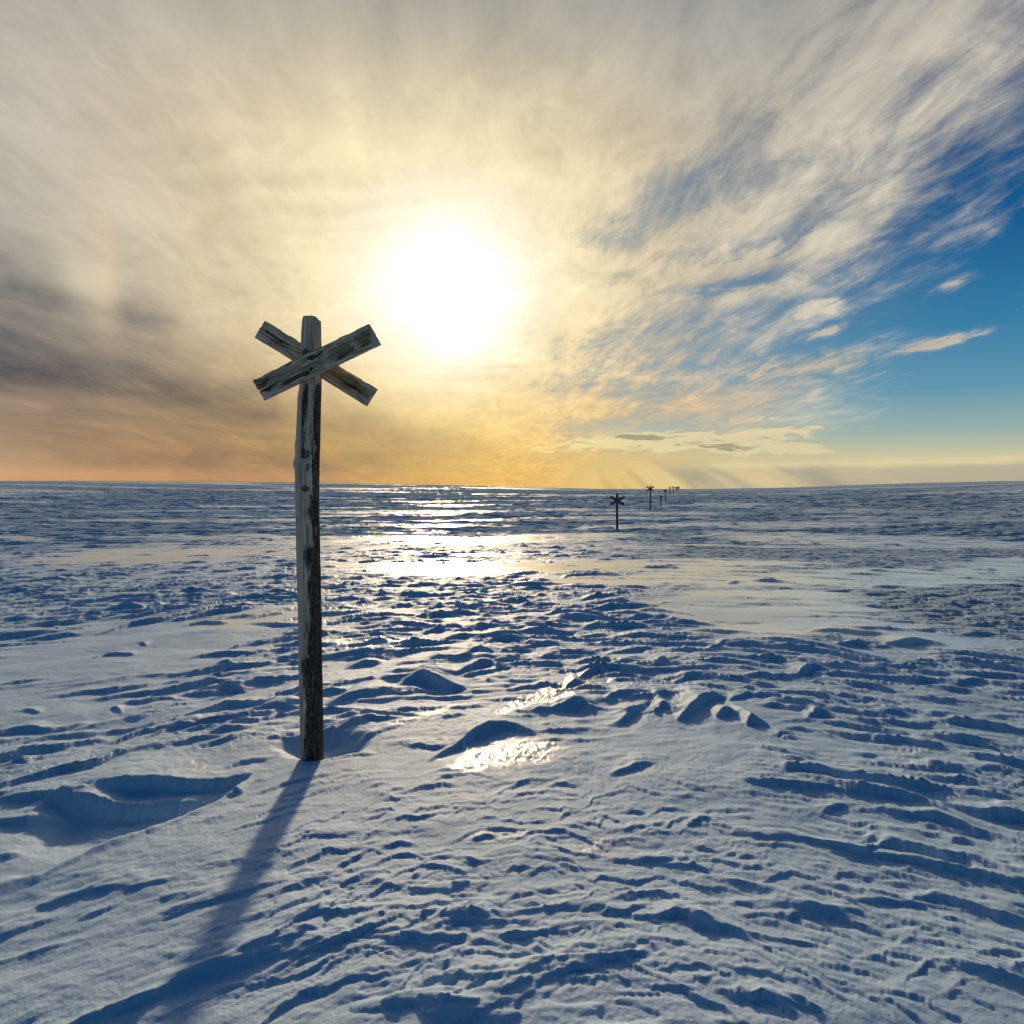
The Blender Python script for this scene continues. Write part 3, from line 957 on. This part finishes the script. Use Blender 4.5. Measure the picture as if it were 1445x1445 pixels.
def plank(root, mat, corners, Yd, thick, seed, base_z, notch=None, moss_at=(), dark_at=()):
    """weathered board; corners TL, BL, TR, BR as photo pixels on the vertical plane Y = Yd"""
    ns, nt = 460, 84
    s, t = np.meshgrid(np.linspace(0, 1, ns), np.linspace(0, 1, nt), indexing='ij')
    TL, BL, TR, BR = [np.array([(a - CX) / F * Yd - POST_X, EYE - (b - HY) / F * Yd - base_z]) for a, b in corners]
    # edges worn out of true
    e_top = 0.030 * fbm(s[:, :1] * 9, s[:, :1] * 0 + seed, 4, seed) + .012 * np.sign(perlin(s[:, :1] * 11, s[:, :1] * 0 + 5, seed))
    e_bot = 0.026 * fbm(s[:, :1] * 8, s[:, :1] * 0 + seed + 9, 4, seed + 1)
    tt = e_top + t * (1 + e_bot - e_top)
    es = 0.010 * fbm(t[:1] * 7, t[:1] * 0 + seed + 3, 4, seed + 2)
    er = 0.006 * fbm(t[:1] * 9, t[:1] * 0 + seed + 13, 4, seed + 5)
    ss = es + s * (1 + er - es)
    P = (1 - ss)[..., None] * ((1 - tt)[..., None] * TL + tt[..., None] * BL) + ss[..., None] * ((1 - tt)[..., None] * TR + tt[..., None] * BR)
    grain = fbm(s * 5 + seed, t * 26 + .5 * np.sin(s * 5 + seed), 4, seed + 7, .62)
    grain2 = fbm(s * 14, t * 60, 3, seed + 17, .6)
    cr = np.abs(fbm(s * 2.2 + seed, t * 7, 3, seed + 8))
    crack = (1 - smst(0, .028, cr)) * smst(-.1, .2, fbm(s * 3, t * 2, 2, seed + 9))
    edge = np.minimum(np.minimum(t, 1 - t) * .13, np.minimum(s, 1 - s) * .75)
    rnd = 0.004 * (1 - smst(0, .006, edge)) ** 2
    front = -thick / 2 - grain * .0016 - grain2 * .0007 + crack * .0035 + rnd
    bend = 0.004 * np.sin(s * 3.1 + seed)
    Vf = np.stack([P[..., 0], Yd - POST_Y + front + bend, P[..., 1]], -1)
    Vb = np.stack([P[..., 0], Yd - POST_Y + thick / 2 - rnd + bend, P[..., 1]], -1)
    V = np.concatenate([Vf.reshape(-1, 3), Vb.reshape(-1, 3)])
    cs, ctt = (s[:-1, :-1] + s[1:, 1:]) / 2, (t[:-1, :-1] + t[1:, 1:]) / 2
    keep = np.ones(cs.shape, bool)
    for (n_s, n_t, n_l, n_w) in (notch or []):
        k = np.clip(1 - (cs - n_s) / n_l, 0, 1)
        keep &= ~((np.abs(ctt - n_t - .25 * (cs - n_s)) < n_w * k ** .6) & (cs < n_s + n_l) & (cs >= n_s))
    idx = np.arange(ns * nt).reshape(ns, nt)
    N = ns * nt
    A = np.stack([idx[:-1, :-1], idx[1:, :-1], idx[1:, 1:], idx[:-1, 1:]], -1)
    Fs = [A[keep], (A + N)[keep][:, ::-1]]
    kp = np.pad(keep, 1)
    c = kp[1:-1, 1:-1]
    i0, j0 = idx[:-1, :-1], idx[:-1, :-1]
    for m, (a, b) in ((c & ~kp[:-2, 1:-1], (A[..., 0], A[..., 3])), (c & ~kp[2:, 1:-1], (A[..., 2], A[..., 1])),
                      (c & ~kp[1:-1, :-2], (A[..., 1], A[..., 0])), (c & ~kp[1:-1, 2:], (A[..., 3], A[..., 2]))):
        Fs.append(np.stack([a[m], b[m], b[m] + N, a[m] + N], -1)[:, ::-1])
    tone = np.clip(.52 + grain * 1.9 + grain2 * 1.0 + .25 * fbm(s * 3, t * 2, 3, seed + 21), 0, 1)
    dark = np.maximum(crack * .9, smst(.18, .5, -grain) * .55)
    dark = np.maximum(dark, (1 - smst(0, .003, edge)) * .35)
    nz = fbm(s * 9, t * 5, 4, seed + 31, .6)
    moss = .35 * smst(.0, .35, nz)
    for (a, b, ra, rb, v) in moss_at:
        moss = np.maximum(moss, v * (1 - smst(.4, 1.3, ((s - a) / ra) ** 2 + ((t - b) / rb) ** 2 + nz * 1.6)))
    for (a, b, ra, rb, v) in dark_at:
        dark = np.maximum(dark, v * (1 - smst(.4, 1.2, ((s - a) / ra) ** 2 + ((t - b) / rb) ** 2 + nz * 1.8 + grain * 1.5)))
    at = np.stack([tone, moss, np.clip(dark, 0, 1)], -1).reshape(-1, 3)
    return mesh_obj('board', V, np.concatenate(Fs), mat, root, np.concatenate([at, at]))


def nail(parent, mat, x, y, z, r=.006):
    V, Fc = [], []
    n = 14
    prof = [(0.55, .012), (0.55, 0), (1, -.001), (1, -.0025), (.7, -.004), (.01, -.0045)]
    for a, d in prof:
        for k in range(n):
            th = 2 * math.pi * k / n
            V.append((x + math.cos(th) * r * a, y + d, z + math.sin(th) * r * a))
    Fc = grid_faces(len(prof), n, True)
    return mesh_obj('nail', V, Fc, mat, parent)


def far_marker(px, base, top, cross_y, hw, hh, wpx, label, mat, yaw=0.0, seed=1, buried=0.3, hmul=1.0):
    x, y = ray(px, base)
    zb = ZAT(x, y)
    sc = y / F
    Hh = (EYE - (top - HY) * sc) - zb
    root = thing('trail_marker', (x, y, zb), label, 'trail marker', GROUP)
    r = max(wpx * sc / 2, .05)
    n, nz = 12, 26
    V = []
    for i in range(nz):
        q = i / (nz - 1)
        z = -buried + q * (Hh + buried)
        for k in range(n):
            th = 2 * math.pi * k / n
            rr = r * (1.05 - .15 * q) * (1 + .10 * float(perlin(k * .9, q * 4 + seed, seed)))
            V.append((math.cos(th) * rr + .02 * math.sin(q * 3 + seed), math.sin(th) * rr, z + (.02 * math.sin(k * 2.1 + seed) if i == nz - 1 else 0)))
    Fc = grid_faces(nz, n, True).tolist()
    for k in range(1, n - 1, 2):
        b = (nz - 1) * n
        Fc.append([b, b + k, b + k + 1, b + (k + 2) % n])
    wear = np.tile([.45, .2, .35], (len(V), 1))
    mesh_obj('post', V, Fc, mat, root, wear)
    zc = (EYE - (cross_y - HY) * sc) - zb
    HL = math.hypot(hw, hh) * sc
    for sgn in (1, -1):
        ang = math.atan2(hh, hw) * sgn
        hwid, th = max(.065, wpx * sc * .48), .014
        V = []
        m = 8
        for i in range(m + 1):
            a = -HL + 2 * HL * i / m
            for (b, d) in ((-hwid + .01, -th), (hwid - .01, -th), (hwid, -th + .006), (hwid, th - .006), (hwid - .01, th), (-hwid + .01, th), (-hwid, th - .006), (-hwid, -th + .006)):
                bb = b + .006 * math.sin(i * 2.7 + seed)
                X_ = a * math.cos(ang) - bb * math.sin(ang)
                Z_ = a * math.sin(ang) + bb * math.cos(ang)
                Y_ = d - sgn * (r + th)
                c, s = math.cos(yaw), math.sin(yaw)
                V.append((X_ * c - Y_ * s, X_ * s + Y_ * c, Z_ + zc))
        Fc = grid_faces(m + 1, 8, True).tolist()
        for b in (0, m * 8):
            Fc += [[b, b + 1, b + 2, b + 3], [b, b + 3, b + 4, b + 7], [b + 4, b + 5, b + 6, b + 7]]
        mesh_obj('board', V, Fc, mat, root, np.tile([.45, .2, .3], (len(V), 1)), smooth=False)
    root.rotation_euler.y = math.radians(((seed * 37) % 7 - 3) * .7)
    return root


def build_markers():
    wood = wood_material('weathered_post_wood', (0.88, 0.71, 0.56), (0.38, 0.26, 0.17), True)
    board = wood_material('weathered_board_wood', (0.92, 0.75, 0.58), (0.30, 0.19, 0.11), False)
    rust = bpy.data.materials.new('rusty_iron')
    rust.use_nodes = True
    E.tree = rust.node_tree
    bs = rust.node_tree.nodes['Principled BSDF']
    tc = rust.node_tree.nodes.new('ShaderNodeTexCoord')
    c = cmix(noise(E(tc.outputs['Object']), 400, 3), (.02, .014, .01), (.07, .035, .02))
    rust.node_tree.links.new(c.s, bs.inputs['Base Color'])
    bs.inputs['Roughness'].default_value = .7
    bs.inputs['Metallic'].default_value = .5
    bz = -0.05
    root = thing('trail_marker', (POST_X, POST_Y, bz), 'tall weathered grey wooden post with two crossed boards standing close by in the snow', 'trail marker', GROUP)
    near_post(root, wood, bz)
    Yf = POST_Y - .066 - .013
    fb = plank(root, board, [(357.1, 537.6), (373.8, 564.7), (521.9, 457.4), (537.9, 486.3)], Yf, .026, 3, bz,
               notch=[(0.0, .50, .05, .05)], moss_at=[(.90, .45, .07, .4, .95), (.70, .55, .12, .35, .8), (.45, .75, .10, .3, .7), (.2, .4, .2, .3, .5)],
               dark_at=[(.30, .75, .14, .13, .9), (.05, .25, .06, .25, .7), (.10, .62, .08, .1, .9), (.5, .25, .10, .08, .9), (.72, .75, .1, .08, .6)])
    rb = plank(root, board, [(374.3, 452.8), (359, 476.1), (533, 549.8), (517.8, 573.4)], POST_Y + .062 + .013, .024, 8, bz,
               notch=[(0.004, .10, .012, .05)], moss_at=[(.78, .45, .16, .3, .9), (.62, .3, .1, .3, .6)],
               dark_at=[(.14, .45, .12, .07, 1), (.2, .62, .1, .06, .6), (.82, .55, .14, .08, .9), (.93, .6, .06, .4, .4)])
    for (a, b) in ((441.3, 506.9), (440.6, 521.4)):
        nail(fb, rust, (a - CX) / F * Yf - POST_X, -(.066 + .013) - .014, EYE - (b - HY) / F * Yf - bz, .0115)
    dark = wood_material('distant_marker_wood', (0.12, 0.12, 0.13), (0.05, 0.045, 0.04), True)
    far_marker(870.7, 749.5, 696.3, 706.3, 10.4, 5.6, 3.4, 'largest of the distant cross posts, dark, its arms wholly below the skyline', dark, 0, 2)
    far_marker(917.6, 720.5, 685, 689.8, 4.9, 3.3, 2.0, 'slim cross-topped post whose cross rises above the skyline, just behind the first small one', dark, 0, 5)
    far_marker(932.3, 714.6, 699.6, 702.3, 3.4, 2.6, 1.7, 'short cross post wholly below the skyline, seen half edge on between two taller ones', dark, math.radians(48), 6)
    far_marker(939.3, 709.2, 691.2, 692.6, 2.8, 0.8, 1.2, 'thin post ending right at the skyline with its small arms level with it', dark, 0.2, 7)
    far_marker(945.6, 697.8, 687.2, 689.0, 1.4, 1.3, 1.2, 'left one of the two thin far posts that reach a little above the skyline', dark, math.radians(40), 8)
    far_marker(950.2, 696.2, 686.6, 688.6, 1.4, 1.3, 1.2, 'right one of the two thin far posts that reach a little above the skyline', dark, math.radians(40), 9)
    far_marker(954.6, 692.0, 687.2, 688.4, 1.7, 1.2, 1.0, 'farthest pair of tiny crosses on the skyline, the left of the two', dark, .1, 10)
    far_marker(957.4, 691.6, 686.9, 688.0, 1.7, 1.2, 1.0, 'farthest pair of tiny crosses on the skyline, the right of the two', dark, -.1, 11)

build_sky()
build_camera_and_sun()
ZAT = build_ground()
build_markers()
